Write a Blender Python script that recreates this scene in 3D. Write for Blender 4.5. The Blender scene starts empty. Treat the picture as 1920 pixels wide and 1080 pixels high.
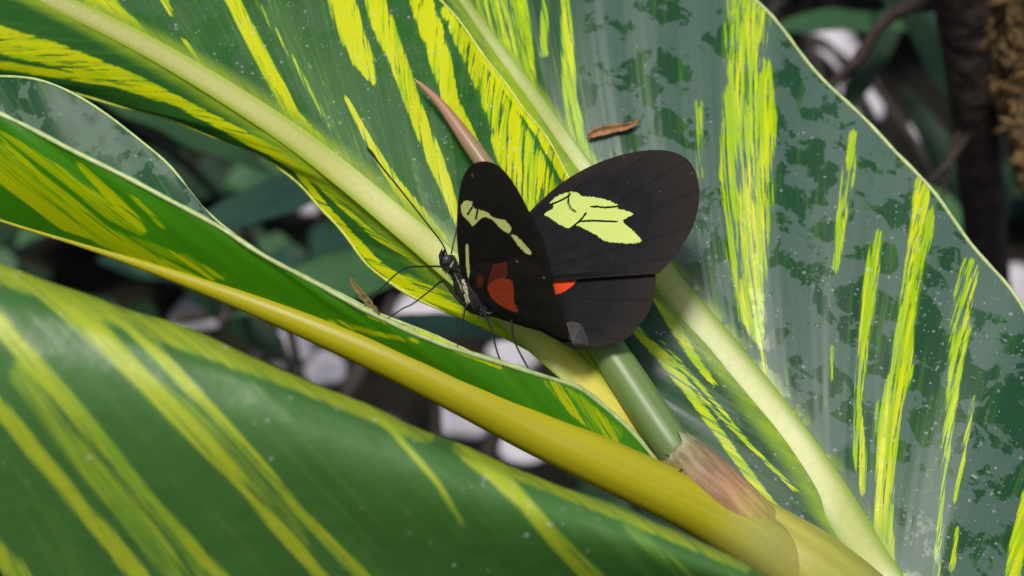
# Butterfly resting on variegated ginger leaves.  1 unit = 10 cm.
import bpy, math, random
import numpy as np
from mathutils import Vector, Matrix

random.seed(4); rng = np.random.default_rng(7)
scene = bpy.context.scene
scene.unit_settings.system = 'METRIC'
scene.unit_settings.scale_length = 0.1
COL = scene.collection

# ------------------------------------------------------------------ camera
CAM_H, PITCH, FPX = 9.0, math.radians(45), 1920 * 50 / 36
cam_d = bpy.data.cameras.new('camera'); cam = bpy.data.objects.new('camera', cam_d); COL.objects.link(cam)
cam.location = (0, 0, CAM_H); cam.rotation_euler = (math.pi / 2 - PITCH, 0, 0)
cam_d.lens = 50; cam_d.sensor_width = 36; cam_d.clip_start = 0.05; cam_d.clip_end = 6000
cam_d.dof.use_dof = True; cam_d.dof.focus_distance = 3.06; cam_d.dof.aperture_fstop = 1.35
scene.camera = cam
# ------------------------------------------------------------------ sky, sun, exposure
SUN_EL, SUN_AZ = math.radians(75), math.radians(-140)     # azimuth clockwise from +Y
w = bpy.data.worlds.new('World'); scene.world = w; w.use_nodes = True
nt = w.node_tree; bg = nt.nodes['Background']
sky = nt.nodes.new('ShaderNodeTexSky'); sky.sky_type = 'NISHITA'; sky.sun_disc = False
sky.sun_elevation = SUN_EL; sky.sun_rotation = SUN_AZ; sky.dust_density = 4.0; sky.air_density = 1.0; sky.ozone_density = 1.0
nt.links.new(sky.outputs[0], bg.inputs[0]); bg.inputs[1].default_value = 0.085
sun_d = bpy.data.lights.new('sun', 'SUN'); sun = bpy.data.objects.new('sun', sun_d); COL.objects.link(sun)
sun_d.energy = 2.3; sun_d.angle = math.radians(12); sun_d.color = (1, 0.96, 0.9)
sdir = Vector((math.cos(SUN_EL) * math.sin(SUN_AZ), math.cos(SUN_EL) * math.cos(SUN_AZ), math.sin(SUN_EL)))
sun.rotation_euler = sdir.to_track_quat('Z', 'Y').to_euler()
vs = scene.view_settings
vs.view_transform = 'Standard'; vs.look = 'None'; vs.exposure = 0.4; vs.gamma = 1.0; vs.use_curve_mapping = False
scene.render.engine = 'CYCLES'
scene.cycles.max_bounces = 10; scene.cycles.transmission_bounces = 6; scene.cycles.caustics_refractive = False
scene.cycles.caustics_reflective = False
scene.cycles.use_denoising = True

# ------------------------------------------------------------------ helpers
CP, SP = math.cos(PITCH), math.sin(PITCH)
def PX(a):
    """photo pixels + distance (n,3) -> world points (n,3)"""
    a = np.asarray(a, float); d = a[..., 2]
    x = (a[..., 0] - 960) / FPX * d; y = -(a[..., 1] - 540) / FPX * d
    return np.stack([x, y * SP + d * CP, CAM_H + y * CP - d * SP], -1)
def TOPX(p):
    p = np.asarray(p, float); z = p[..., 2] - CAM_H
    d = p[..., 1] * CP - z * SP; y = p[..., 1] * SP + z * CP
    return np.stack([960 + p[..., 0] / d * FPX, 540 - y / d * FPX, d], -1)
def P(px, py, d): return Vector(PX(np.array([px, py, d])))

def crom(pts, n):
    """Catmull-Rom through control points (first axis), n samples"""
    pts = np.asarray(pts, float); k = len(pts)
    ext = np.concatenate([(2 * pts[0] - pts[1])[None], pts, (2 * pts[-1] - pts[-2])[None]])
    t = np.linspace(0, k - 1, n); i = np.clip(t.astype(int), 0, k - 2); f = t - i
    f = f.reshape((-1,) + (1,) * (pts.ndim - 1))
    a, b, c, d = ext[i], ext[i + 1], ext[i + 2], ext[i + 3]
    return 0.5 * (2 * b + (c - a) * f + (2 * a - 5 * b + 4 * c - d) * f ** 2 + (3 * b - a - 3 * c + d) * f ** 3)

def mesh_obj(name, verts, faces, mat, parent=None, uv=None, attrs=None, smooth=True):
    me = bpy.data.meshes.new(name)
    verts = np.asarray(verts, float).reshape(-1, 3)
    me.from_pydata(verts.tolist(), [], faces if isinstance(faces, list) else faces.tolist())
    if smooth: me.polygons.foreach_set('use_smooth', [True] * len(me.polygons))
    if uv is not None:
        l = me.uv_layers.new(name='UVMap'); idx = np.empty(len(me.loops), int); me.loops.foreach_get('vertex_index', idx)
        l.data.foreach_set('uv', np.asarray(uv, np.float32)[idx].ravel())
    for k, v in (attrs or {}).items():
        a = me.attributes.new(k, 'FLOAT', 'POINT'); a.data.foreach_set('value', np.asarray(v, np.float32).ravel())
    me.update()
    o = bpy.data.objects.new(name, me); COL.objects.link(o)
    if mat: me.materials.append(mat)
    if parent is not None: adopt(o, parent)
    return o
def root_of(o):
    t = Vector((0, 0, 0))
    while o is not None:
        t += o.location; o = None if o.parent is None else o.parent
        if o is not None and o.type != 'EMPTY': break
    return t
def adopt(o, parent):
    o.parent = parent
    if parent.type == 'EMPTY': o.matrix_parent_inverse = Matrix.Translation(parent.location).inverted()
def empty(name, loc):
    o = bpy.data.objects.new(name, None); COL.objects.link(o); o.location = loc; o.empty_display_size = 0.05; return o
def tag(o, label=None, cat=None, group=None, kind=None):
    if label: o['label'] = label
    if cat: o['category'] = cat
    if group: o['group'] = group
    if kind: o['kind'] = kind
    return o
def gridfaces(nu, nv, off=0, closed=False):
    i, j = np.meshgrid(np.arange(nu - 1), np.arange(nv if closed else nv - 1), indexing='ij')
    j2 = (j + 1) % nv
    return (np.stack([i * nv + j, i * nv + j2, (i + 1) * nv + j2, (i + 1) * nv + j], -1) + off).reshape(-1, 4)

def tube_geo(c, r, sides=12, flat=None, nrm=None, cap=True):
    """c (n,3) world centres, r (n,) radii; flat: squash along nrm"""
    c = np.asarray(c, float); n = len(c); r = np.broadcast_to(np.asarray(r, float), (n,))
    t = np.gradient(c, axis=0); t /= np.linalg.norm(t, axis=1)[:, None] + 1e-12
    N = np.empty_like(c)
    if nrm is not None:
        N[:] = nrm; N -= (N * t).sum(1)[:, None] * t; N /= np.linalg.norm(N, axis=1)[:, None] + 1e-12
    else:
        a = np.array([0.3, -0.7, 0.6]); a -= a.dot(t[0]) * t[0]; a /= np.linalg.norm(a); N[0] = a
        for i in range(1, n):
            a = N[i - 1] - N[i - 1].dot(t[i]) * t[i]; N[i] = a / (np.linalg.norm(a) + 1e-12)
    B = np.cross(t, N); th = np.linspace(0, 2 * math.pi, sides, endpoint=False)
    fl = 1.0 if flat is None else flat
    v = c[:, None] + r[:, None, None] * (np.cos(th)[None, :, None] * B[:, None] + fl * np.sin(th)[None, :, None] * N[:, None])
    f = gridfaces(n, sides, closed=True).tolist()
    if cap: f.append(list(range(sides))[::-1]); f.append([(n - 1) * sides + k for k in range(sides)])
    tt = np.repeat(np.linspace(0, 1, n), sides); aa = np.tile(np.linspace(0, 1, sides), n)
    return v.reshape(-1, 3), f, np.stack([aa, tt], -1)
def tube_px(name, pts, mat, parent=None, n=40, sides=12, jitter=0.0, attrs=None):
    """pts: (px,py,dist,radius_px)"""
    q = crom(np.array(pts, float), n); c = PX(q[:, :3]); r = np.maximum(q[:, 3], .2) * q[:, 2] / FPX
    v, f, uv = tube_geo(c, r, sides)
    if jitter:
        ctr = np.repeat(c, sides, 0); v = ctr + (v - ctr) * (1 + jitter * rng.standard_normal(len(v)))[:, None]
    return mesh_obj(name, v, f, mat, parent, uv, {'along': uv[:, 1]} | (attrs or {}))

def poly_density(xy, streaks):
    """pigment density of a set of tapered strokes [(pts(x,y,halfwidth), density)]"""
    out = np.zeros(len(xy))
    for pts, dens in streaks:
        p = np.array(pts, float); best = np.zeros(len(xy))
        lo = p[:, :2].min(0) - p[:, 2].max() * 2 - 5; hi = p[:, :2].max(0) + p[:, 2].max() * 2 + 5
        sel = np.where(((xy > lo) & (xy < hi)).all(1))[0]
        if not len(sel): continue
        s = xy[sel]; b = np.zeros(len(sel))
        for a, c in zip(p[:-1], p[1:]):
            e = c[:2] - a[:2]; L = e.dot(e) + 1e-9
            t = np.clip(((s - a[:2]) @ e) / L, 0, 1)
            d = np.linalg.norm(s - a[:2] - t[:, None] * e, axis=1); ww = a[2] + (c[2] - a[2]) * t
            k = np.clip((1.35 - d / np.maximum(ww, .5)) / 0.75, 0, 1)
            b = np.maximum(b, k * k * (3 - 2 * k))
        best[sel] = b * dens
        out = np.maximum(out, best)
    return out
def in_poly(xy, poly):
    x, y = xy[:, 0], xy[:, 1]; ins = np.zeros(len(xy), bool); p = poly
    for (x0, y0), (x1, y1) in zip(p, p[1:] + p[:1]):
        c = ((y0 > y) != (y1 > y)) & (x < (x1 - x0) * (y - y0) / (y1 - y0 + 1e-12) + x0); ins ^= c
    return ins
def poly_soft(xy, poly, soft):
    poly = [tuple(p_) for p_ in crom(np.array(list(poly) + [poly[0]], float), len(poly) * 4 + 1)[:-1]]
    return poly_soft0(xy, poly, soft)
def poly_soft0(xy, poly, soft):
    """1 inside, falling to 0 over +-soft px across the outline"""
    d = np.full(len(xy), 1e9)
    for a, c in zip(poly, poly[1:] + poly[:1]):
        a = np.array(a, float); e = np.array(c, float) - a; t = np.clip(((xy - a) @ e) / (e.dot(e) + 1e-9), 0, 1)
        d = np.minimum(d, np.linalg.norm(xy - a - t[:, None] * e, axis=1))
    d = np.where(in_poly(xy, poly), d, -d)
    return np.clip(0.5 + d / (2 * soft), 0, 1)

# ------------------------------------------------------------------ materials
class NT:
    def __init__(s, name):
        s.m = bpy.data.materials.new(name); s.m.use_nodes = True; s.t = s.m.node_tree; s.t.nodes.clear()
        s.out = s.n('ShaderNodeOutputMaterial')
    def n(s, typ, **kw):
        x = s.t.nodes.new(typ)
        for k, v in kw.items(): setattr(x, k, v)
        return x
    def l(s, a, b): s.t.links.new(a, b)
    def put(s, sock, v):
        if hasattr(v, 'is_linked'): s.l(v, sock)
        else: sock.default_value = v
    def math(s, op, a, b=0.0, c=None):
        x = s.n('ShaderNodeMath', operation=op); s.put(x.inputs[0], a); s.put(x.inputs[1], b)
        if c is not None: s.put(x.inputs[2], c)
        return x.outputs[0]
    def mix(s, f, a, b):
        x = s.n('ShaderNodeMix', data_type='RGBA'); s.put(x.inputs[0], f)
        for k, v in ((6, a), (7, b)): s.put(x.inputs[k], v if hasattr(v, 'is_linked') else tuple(v) + (1,) * (4 - len(v)))
        return x.outputs[2]
    def rng(s, v, a, b, c=0.0, d=1.0, smooth=True):
        x = s.n('ShaderNodeMapRange', interpolation_type='SMOOTHSTEP' if smooth else 'LINEAR')
        s.put(x.inputs[0], v)
        for k, q in zip((1, 2, 3, 4), (a, b, c, d)): s.put(x.inputs[k], q)
        return x.outputs[0]
    def attr(s, name): return s.n('ShaderNodeAttribute', attribute_name=name).outputs['Fac']
    def noise(s, vec, scale, detail=4, rough=.55, dist=0.0):
        x = s.n('ShaderNodeTexNoise'); s.put(x.inputs['Scale'], scale); x.inputs['Detail'].default_value = detail
        x.inputs['Roughness'].default_value = rough; x.inputs['Distortion'].default_value = dist
        if vec is not None: s.l(vec, x.inputs['Vector'])
        return x.outputs['Fac']
    def uv(s, sx=1, sy=1, off=0):
        u = s.n('ShaderNodeUVMap'); m = s.n('ShaderNodeMapping'); m.inputs['Scale'].default_value = (sx, sy, 1)
        m.inputs['Location'].default_value = (off, off, off); s.l(u.outputs[0], m.inputs[0]); return m.outputs[0]
    def obj(s): return s.n('ShaderNodeTexCoord').outputs['Object']
    def bump(s, h, strength, dist):
        b = s.n('ShaderNodeBump'); b.inputs['Strength'].default_value = strength; b.inputs['Distance'].default_value = dist
        s.l(h, b.inputs['Height']); return b.outputs[0]
    def principled(s, col, rough, nrm=None, spec=.5, **kw):
        p = s.n('ShaderNodeBsdfPrincipled'); s.put(p.inputs['Base Color'], col if hasattr(col, 'is_linked') else tuple(col) + (1,))
        s.put(p.inputs['Roughness'], rough); s.put(p.inputs['Specular IOR Level'], spec)
        if nrm is not None: s.l(nrm, p.inputs['Normal'])
        for k, v in kw.items(): s.put(p.inputs[k.replace('_', ' ')], v)
        return p.outputs[0]
    def done(s, sh): s.l(sh, s.out.inputs[0]); return s.m

def leaf_mat(name, g1=(.018, .075, .022), g2=(.028, .115, .03), mid=(.10, .27, .02), yel=(.68, .73, .005), film=0.0, film_col=(.115, .18, .135),
             film_scale=9.0, transl=.35, tcol=None, rough=.38, fib=1.0, seed=0.0, lime=.36, soft=0.0, bumpy=.10, pit=0.0, spec=.28):
    s = NT(name)
    n1 = s.noise(s.uv(120 * fib, 4.5 * fib, seed), 1, 4, .7); n2 = s.noise(s.uv(400 * fib, 11 * fib, seed + 3), 1, 2, .5)
    n3 = s.noise(s.uv(60 * fib, 2.5 * fib, seed + 9), 1, 3, .6)
    st = s.attr('streak')
    nn = s.math('ADD', s.math('MULTIPLY_ADD', n1, 1.0, -.5), s.math('MULTIPLY_ADD', n2, .3, -.15))
    val = s.math('MULTIPLY', st, s.math('MULTIPLY_ADD', nn, 4.6, 1.0))
    ymask = s.rng(val, .42 - soft, .56 + soft); mmask = s.rng(val, .10, .46)
    ob = s.obj()
    green = s.mix(s.noise(ob, 5, 4), g1, g2)
    green = s.mix(s.rng(n3, .5, .72, 0, .4), green, mid)
    col = s.mix(s.math('MULTIPLY', mmask, .55), green, mid)
    n4 = s.noise(s.uv(70 * fib, 3.2 * fib, seed + 17), 1, 3, .65)
    ycol = s.mix(s.rng(s.math('ADD', n4, s.math('MULTIPLY', st, -.22)), lime - .06, lime + .14), yel, tuple(b_ * f_ for b_, f_ in zip(yel, (.52, .78, 1.2))))
    col = s.mix(ymask, col, ycol)
    col = s.mix(s.math('MULTIPLY', s.attr('pale'), s.rng(n3, .3, .6, .65, 1)), col, (.27, .42, .025))
    r = rough
    if film > 0:
        fn = s.noise(ob, film_scale, 9, .62, .4); fl = s.noise(ob, 1.7, 2, .5)
        fm = s.rng(s.math('ADD', fn, s.math('MULTIPLY_ADD', fl, .3, -.15)), .47, .50)
        fm = s.math('MULTIPLY', fm, s.attr('film'))
        nf = s.math('MULTIPLY', fm, s.math('MULTIPLY_ADD', ymask, -.75, film))
        col = s.mix(nf, col, film_col)
        r = s.math('MULTIPLY_ADD', fm, .12, rough)
    h = s.math('ADD', s.math('MULTIPLY', n1, .6), s.math('MULTIPLY', n2, .25))
    if pit: h = s.math('ADD', h, s.math('MULTIPLY', s.noise(ob, 16, 3, .5), pit))
    nb = s.bump(h, bumpy, .01)
    p = s.principled(col, r, nb, spec)
    t = s.n('ShaderNodeBsdfTranslucent')
    hs = s.n('ShaderNodeHueSaturation'); hs.inputs['Saturation'].default_value = 1.15; hs.inputs['Value'].default_value = 1.5
    s.l(col, hs.inputs['Color'])
    tc = hs.outputs[0]
    if tcol is not None: tc = s.mix(.6, tc, tcol)
    s.l(tc, t.inputs['Color'])
    mx = s.n('ShaderNodeMixShader'); mx.inputs[0].default_value = transl; s.l(p, mx.inputs[1]); s.l(t.outputs[0], mx.inputs[2])
    return s.done(mx.outputs[0])

def ramp_mat(name, stops, rough=.45, scale=25, var=.25, bumpd=.004, attr='along', side=None, stretch=None, transl=0.0):
    s = NT(name); r = s.n('ShaderNodeValToRGB'); e = r.color_ramp.elements
    while len(e) < len(stops): e.new(.5)
    for el, (p, c) in zip(e, stops): el.position = p; el.color = tuple(c) + (1,)
    s.l(s.attr(attr), r.inputs[0])
    vec = s.obj() if stretch is None else s.uv(*stretch)
    n = s.noise(vec, scale, 5)
    dark = s.n('ShaderNodeHueSaturation'); dark.inputs['Value'].default_value = 1 - var * 1.6; s.l(r.outputs[0], dark.inputs['Color'])
    c = s.mix(s.rng(n, .35, .7), r.outputs[0], dark.outputs[0])
    if side: c = s.mix(s.rng(s.attr('side'), .25, .95, 0, 1), c, side)
    sh = s.principled(c, rough, s.bump(n, .4, bumpd))
    if transl:
        t = s.n('ShaderNodeBsdfTranslucent'); s.l(c, t.inputs['Color'])
        mx = s.n('ShaderNodeMixShader'); mx.inputs[0].default_value = transl; s.l(sh, mx.inputs[1]); s.l(t.outputs[0], mx.inputs[2]); sh = mx.outputs[0]
    return s.done(sh)
def plain(name, col, rough=.5, var=.3, scale=30, spec=.5, bumpd=0.003, bs=.3):
    s = NT(name); n = s.noise(s.obj(), scale, 5)
    c = s.mix(s.rng(n, .3, .7), tuple(col), tuple(x * (1 - var) for x in col))
    return s.done(s.principled(c, rough, s.bump(n, bs, bumpd), spec))

M_A = leaf_mat('leaf_upper_green', g1=(.024, .105, .020), g2=(.04, .155, .027), transl=.36, film=.12, film_scale=16, spec=.18, bumpy=.06, rough=.33, seed=1)
M_B = leaf_mat('leaf_misted_green', g1=(.016, .062, .026), g2=(.024, .09, .035), transl=.28, film=.8, film_scale=12, rough=.30, seed=5, lime=.27, bumpy=.04, film_col=(.10, .165, .13))
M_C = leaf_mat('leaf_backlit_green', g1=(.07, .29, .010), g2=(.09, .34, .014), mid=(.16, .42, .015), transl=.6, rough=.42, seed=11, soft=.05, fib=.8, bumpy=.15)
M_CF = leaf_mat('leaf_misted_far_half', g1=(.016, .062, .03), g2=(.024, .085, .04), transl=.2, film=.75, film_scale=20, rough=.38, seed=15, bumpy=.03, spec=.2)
M_D = leaf_mat('leaf_glossy_front', g1=(.052, .155, .030), g2=(.08, .205, .042), mid=(.14, .29, .05), yel=(.46, .54, .03), transl=.30, rough=.40, seed=21, soft=.24, fib=.6, bumpy=.22, pit=1.8, spec=.5)
M_RIB = ramp_mat('midrib_pale', [(0, (.72, .58, .05)), (.22, (.72, .66, .08)), (.4, (.58, .58, .16)), (1, (.50, .52, .18))], .42, 90, .05, .0012, transl=.25, side=(.34, .44, .03))
M_RIBB = ramp_mat('midrib_pale_green', [(0, (.47, .53, .11)), (.4, (.52, .56, .16)), (1, (.46, .52, .18))], .36, 60, .05, .0008, transl=.25, side=(.28, .40, .06))
M_EDGE = plain('leaf_margin_pale', (.42, .52, .2), .4, .25, 60)
M_EDGEY = plain('leaf_margin_yellow', (.50, .56, .06), .4, .25, 60)

# ------------------------------------------------------------------ leaf builder
def vein_rows(rows, nv, along=.14, bulge=0.0, bend=.45):
    """rows: [(mid(px,py,d), edge(px,py,d))] base->tip; returns control grid (k,nv,3) of world points"""
    m = PX([r[0] for r in rows]); e = PX([r[1] for r in rows])
    t = np.gradient(m, axis=0); t /= np.linalg.norm(t, axis=1)[:, None]
    L = np.linalg.norm(e - m, axis=1)[:, None]
    fw = -np.array([0, CP, -SP])                                   # towards the viewer
    c = m + bend * (e - m) + along * L * t + bulge * L * fw
    s = np.linspace(0, 1, nv)[None, :, None]
    return (1 - s) ** 2 * m[:, None] + 2 * s * (1 - s) * c[:, None] + s ** 2 * e[:, None]

def skew(rows, amt):
    k = len(rows); e = np.array([r[1] for r in rows], float); N = 400; E = crom(e, N); out = []
    for i, r in enumerate(rows):
        t = i + amt * min(1, i / 1.5, (k - 1 - i) / 2.0); out.append((r[0], tuple(E[int(round(t / (k - 1) * (N - 1)))])))
    return out
def half_blade(ctrl, nu, ripple=0.0, seed=0):
    g = crom(ctrl, nu)                                             # (nu,nv,3)
    nv = g.shape[1]
    du = np.gradient(g, axis=0); dv = np.gradient(g, axis=1)
    nrm = np.cross(du, dv); nrm /= np.linalg.norm(nrm, axis=2)[..., None] + 1e-12
    if ripple:
        r2 = np.random.default_rng(seed); k = np.arange(nu)[:, None]; s = np.linspace(0, 1, nv)[None]
        rp = sum(r2.uniform(.4, 1) * np.sin(k / nu * f * 6.28 + r2.uniform(0, 6)) for f in (3, 5.3, 9.1, 14.7)) * s ** 1.2
        fine = sum(np.sin(k / nu * f * 6.28 + r2.uniform(0, 6)) for f in (41, 57, 83)) * .02 * np.sin(np.pi * s)
        g = g + nrm * ((rp + fine) * ripple)[..., None]
    mv = nv // 2
    du_m = np.diff(g[:, mv], axis=0); vd = g[1:, min(mv + 1, nv - 1)] - g[1:, mv - 1]; vd /= np.linalg.norm(vd, axis=1)[:, None] + 1e-12
    perp = np.linalg.norm(du_m - (du_m * vd).sum(1)[:, None] * vd, axis=1)
    U = np.concatenate([[0], np.cumsum(perp)])
    V = np.concatenate([np.zeros((nu, 1)), np.cumsum(np.linalg.norm(np.diff(g, axis=1), axis=2), axis=1)], 1)
    uv = np.stack([np.broadcast_to(U[:, None], (nu, nv)), V], -1)
    return g, uv, nrm

def pigment(g, uv, streaks, film=None, rib=None):
    xy = TOPX(g.reshape(-1, 3))[:, :2]
    st = poly_density(xy, streaks)
    pale = np.zeros(len(st))
    if rib is not None:
        q = TOPX(g[::12, 0]); hw = np.interp(np.linspace(0, 1, len(q)), *rib)
        pale = poly_density(xy, [(np.column_stack([q[:, :2], hw]), 1.0)])
    return {'streak': st, 'pale': pale, 'film': np.ones(len(st)) if film is None else film(xy)}

def margin_tube(name, line, r, mat, parent, skip=1):
    c = line[::skip]; k = len(c); rr = r * (0.8 + .4 * rng.random(k)); rr[0] = rr[-1] = r * .3
    v, f, uv = tube_geo(c, rr, 6)
    return mesh_obj(name, v, f, mat, parent, uv)
def rib_strip(name, line, halfw, nrm, mat, parent, flat=.35, lift=0.0):
    c = line + nrm * lift
    v, f, uv = tube_geo(c, halfw, 24, flat, nrm)
    return mesh_obj(name, v, f, mat, parent, uv, {'along': uv[:, 1], 'side': np.tile(np.abs(np.cos(np.linspace(0, 2 * math.pi, 24, endpoint=False))), len(c))})
def flip_to_view(nrm):
    s = np.sign(nrm[..., 1] * CP - nrm[..., 2] * SP)
    return nrm * -np.where(s == 0, 1, s)[..., None]
def part_empty(name, parent, loc):
    o = empty(name, loc); o.parent = parent; o.matrix_parent_inverse = Matrix.Translation(parent.location).inverted(); return o

# ================================================================== GROUND
def ground_mat():
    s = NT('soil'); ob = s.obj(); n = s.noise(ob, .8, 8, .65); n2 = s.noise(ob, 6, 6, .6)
    c = s.mix(s.rng(n, .4, .65), (.008, .0075, .006), (.018, .014, .010)); c = s.mix(s.rng(n2, .52, .7, 0, .6), c, (.009, .016, .007))  # near-black tones put the overhead canopy's shade into the soil colour
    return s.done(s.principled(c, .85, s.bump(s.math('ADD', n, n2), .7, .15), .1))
GN = 60
gx = np.sign(np.linspace(-1, 1, GN)) * np.abs(np.linspace(-1, 1, GN)) ** 3 * 3000
X, Y = np.meshgrid(gx, gx, indexing='ij')
Z = .25 * np.sin(X * .21 + 1) * np.cos(Y * .17) * np.exp(-(X ** 2 + Y ** 2) / 4e4)
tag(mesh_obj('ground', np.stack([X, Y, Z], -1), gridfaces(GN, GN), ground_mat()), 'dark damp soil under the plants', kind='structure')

# ================================================================== GINGER PLANT (leaves A, B, C, rolled leaf, stem)
base = P(1850, 1500, 2.95); base.z = 0.0
plant = empty('ginger_plant', base)
tag(plant, 'yellow striped ginger plant carrying the black butterfly on its leaves', 'plant')
ROOT = plant

# ---- leaf A
A_rows_R = [((1262, 885, 2.985), (1238, 835, 3.03)), ((1220, 840, 3.0), (1165, 640, 3.1)), ((1150, 765, 3.02), (1120, 440, 3.2)), ((1050, 670, 3.05), (1020, 258, 3.28)),
            ((960, 593, 3.1), (925, 122, 3.34)), ((860, 510, 3.13), (800, -28, 3.42)), ((760, 425, 3.18), (640, -190, 3.52)), ((640, 325, 3.24), (440, -300, 3.6)),
            ((500, 222, 3.32), (240, -340, 3.66)), ((300, 100, 3.42), (0, -350, 3.72)), ((100, 0, 3.52), (-200, -300, 3.78)), ((-150, -110, 3.65), (-420, -220, 3.82)), ((-400, -200, 3.78), (-520, -240, 3.86))]
A_rows_L = [((1262, 885, 2.985), (1255, 880, 2.99)), ((1220, 840, 3.0), (1180, 822, 3.02)), ((1150, 765, 3.02), (1090, 733, 3.07)), ((1050, 670, 3.05), (985, 640, 3.12)),
            ((960, 593, 3.1), (880, 592, 3.16)), ((860, 510, 3.13), (750, 550, 3.22)), ((760, 425, 3.18), (655, 455, 3.28)), ((640, 325, 3.24), (560, 342, 3.35)),
            ((500, 222, 3.32), (420, 262, 3.42)), ((300, 100, 3.42), (210, 190, 3.54)), ((100, 0, 3.52), (-20, 138, 3.66)), ((-150, -110, 3.65), (-280, 60, 3.78)), ((-400, -200, 3.78), (-520, -240, 3.86))]
A_streaks = [
    ([(400, -80, 16), (430, -10, 15), (475, 75, 14), (515, 150, 15), (548, 215, 14), (600, 280, 16), (680, 345, 14)], .95),
    ([(600, -90, 28), (638, -10, 24), (655, 50, 25), (680, 110, 20), (698, 150, 7)], 1.15),
    ([(690, -40, 16), (715, 40, 22), (745, 110, 17), (780, 210, 15), (812, 290, 16), (838, 355, 12), (870, 440, 10)], .92),
    ([(765, -60, 18), (800, 30, 22), (825, 110, 20), (845, 190, 15), (885, 265, 12), (920, 330, 10)], 1.1),
    ([(835, 20, 10), (900, 130, 24), (950, 230, 32), (1000, 330, 36), (1060, 470, 40)], .66),
    ([(935, 260, 16), (965, 330, 22), (1000, 420, 24), (1040, 520, 30)], .8),
    ([(840, 30, 7), (930, 140, 7), (1010, 250, 7), (1070, 350, 9)], .9),
    ([(650, 185, 4), (690, 262, 7), (735, 335, 10), (780, 395, 14), (830, 455, 12)], .95),
    ([(345, 75, 4), (385, 132, 4)], .8), ([(170, 0, 14), (225, 28, 16), (270, 68, 9), (300, 98, 5)], .85),
    ([(210, 0, 10), (260, 60, 8), (330, 110, 6)], .7), ([(300, -20, 10), (322, 28, 5)], .7),
    ([(640, 150, 60), (720, 330, 50)], .16), ([(520, 20, 26), (600, 180, 26), (680, 300, 20)], .27),
    ([(350, 130, 16), (520, 235, 15), (700, 360, 15), (840, 465, 14)], .52),
    ([(590, 262, 16), (640, 306, 12)], .8), ([(480, 0, 5), (560, 130, 5), (620, 240, 5)], .45),
    # folded half
    ([(-40, 45, 12), (0, 62, 14), (100, 92, 14), (250, 150, 12), (400, 225, 10), (540, 300, 12), (660, 375, 13), (800, 468, 15)], .95),
    ([(0, 88, 16), (120, 120, 11), (300, 185, 7)], .66), ([(0, 122, 9), (150, 146, 7), (240, 165, 3)], .85),
    ([(560, 325, 5), (620, 400, 7), (700, 490, 9), (780, 550, 12), (880, 592, 13), (980, 640, 12)], .98),
    ([(600, 350, 4), (700, 440, 6), (800, 500, 6)], .75), ([(760, 520, 10), (860, 565, 8)], .5),
    ([(930, 590, 10), (1000, 645, 20), (1080, 720, 30), (1240, 870, 30)], .95),
    ([(1060, 600, 45), (1110, 690, 50), (1200, 800, 40)], 1.1)]
leafA = part_empty('leaf', plant, P(1262, 885, 2.98)); leafA['label'] = 'green leaf with yellow streaks directly behind the butterfly'
NUA, NVA = 420, 90
gA, uA, nA = half_blade(vein_rows(A_rows_R, NVA, .16, .05), NUA, .006, 3)
hA, vA, mA = half_blade(vein_rows(skew(A_rows_L, 1.5), 44, .02, .03), NUA, .002, 4)
RA = ([0, .15, .4, .7, 1], [40, 50, 46, 38, 20]); pa = pigment(gA, uA, A_streaks, None, RA); pb = pigment(hA, vA, A_streaks, lambda xy: np.zeros(len(xy)), RA)
def join_halves(name, parts, mat, parent):
    vs_, fs_, us_, at, off = [], [], [], {}, 0
    for g, uv, a in parts:
        vs_.append(g.reshape(-1, 3)); us_.append(uv.reshape(-1, 2)); fs_.append(gridfaces(*g.shape[:2], off=off)); off += g.shape[0] * g.shape[1]
        for k, v in a.items(): at.setdefault(k, []).append(v)
    return mesh_obj(name, np.concatenate(vs_), np.concatenate(fs_), mat, parent, np.concatenate(us_), {k: np.concatenate(v) for k, v in at.items()})
join_halves('blade', [(gA, uA, pa), (hA, vA + np.array([9., 0]), pb)], M_A, leafA)
nmid = flip_to_view(nA[:, 1]); tA = np.linspace(0, 1, NUA)
wA = np.interp(tA, [0, .15, .4, .7, 1], [27, 33, 28, 22, 12]) * TOPX(gA[:, 0])[:, 2] / FPX
rib_strip('midrib', gA[:, 0], wA, nmid, M_RIB, leafA, .10, .0)
margin_tube('margin', gA[:, -1], .0035, M_EDGEY, leafA, 3); margin_tube('margin', hA[:, -1], .004, M_EDGEY, leafA, 3)

# ---- leaf B
B_mid = [(1960, 1560, 2.85), (1850, 1400, 2.93), (1750, 1240, 3.0), (1650, 1080, 3.08), (1560, 930, 3.14), (1455, 780, 3.21), (1350, 650, 3.27), (1240, 515, 3.33), (1150, 395, 3.39), (1060, 278, 3.46), (980, 165, 3.54), (900, 55, 3.62), (800, -90, 3.75), (650, -300, 3.95)]
B_er = [(2080, 1180, 2.98), (2080, 980, 3.16), (1925, 605, 3.3), (1760, 380, 3.42), (1590, 192, 3.53), (1405, -2, 3.65), (1290, -140, 3.72), (1170, -250, 3.78), (1060, -320, 3.84), (960, -380, 3.9), (880, -420, 3.95), (800, -440, 4.0), (720, -440, 4.03), (620, -400, 4.05)]
B_el = [(1850, 1500, 2.93), (1680, 1290, 3.02), (1490, 1135, 3.1), (1350, 985, 3.15), (1205, 800, 3.22), (1095, 650, 3.28), (1000, 500, 3.36), (950, 330, 3.44), (850, 190, 3.52), (760, 60, 3.6), (690, -60, 3.68), (640, -160, 3.76), (600, -260, 3.85), (610, -350, 3.97)]
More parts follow.
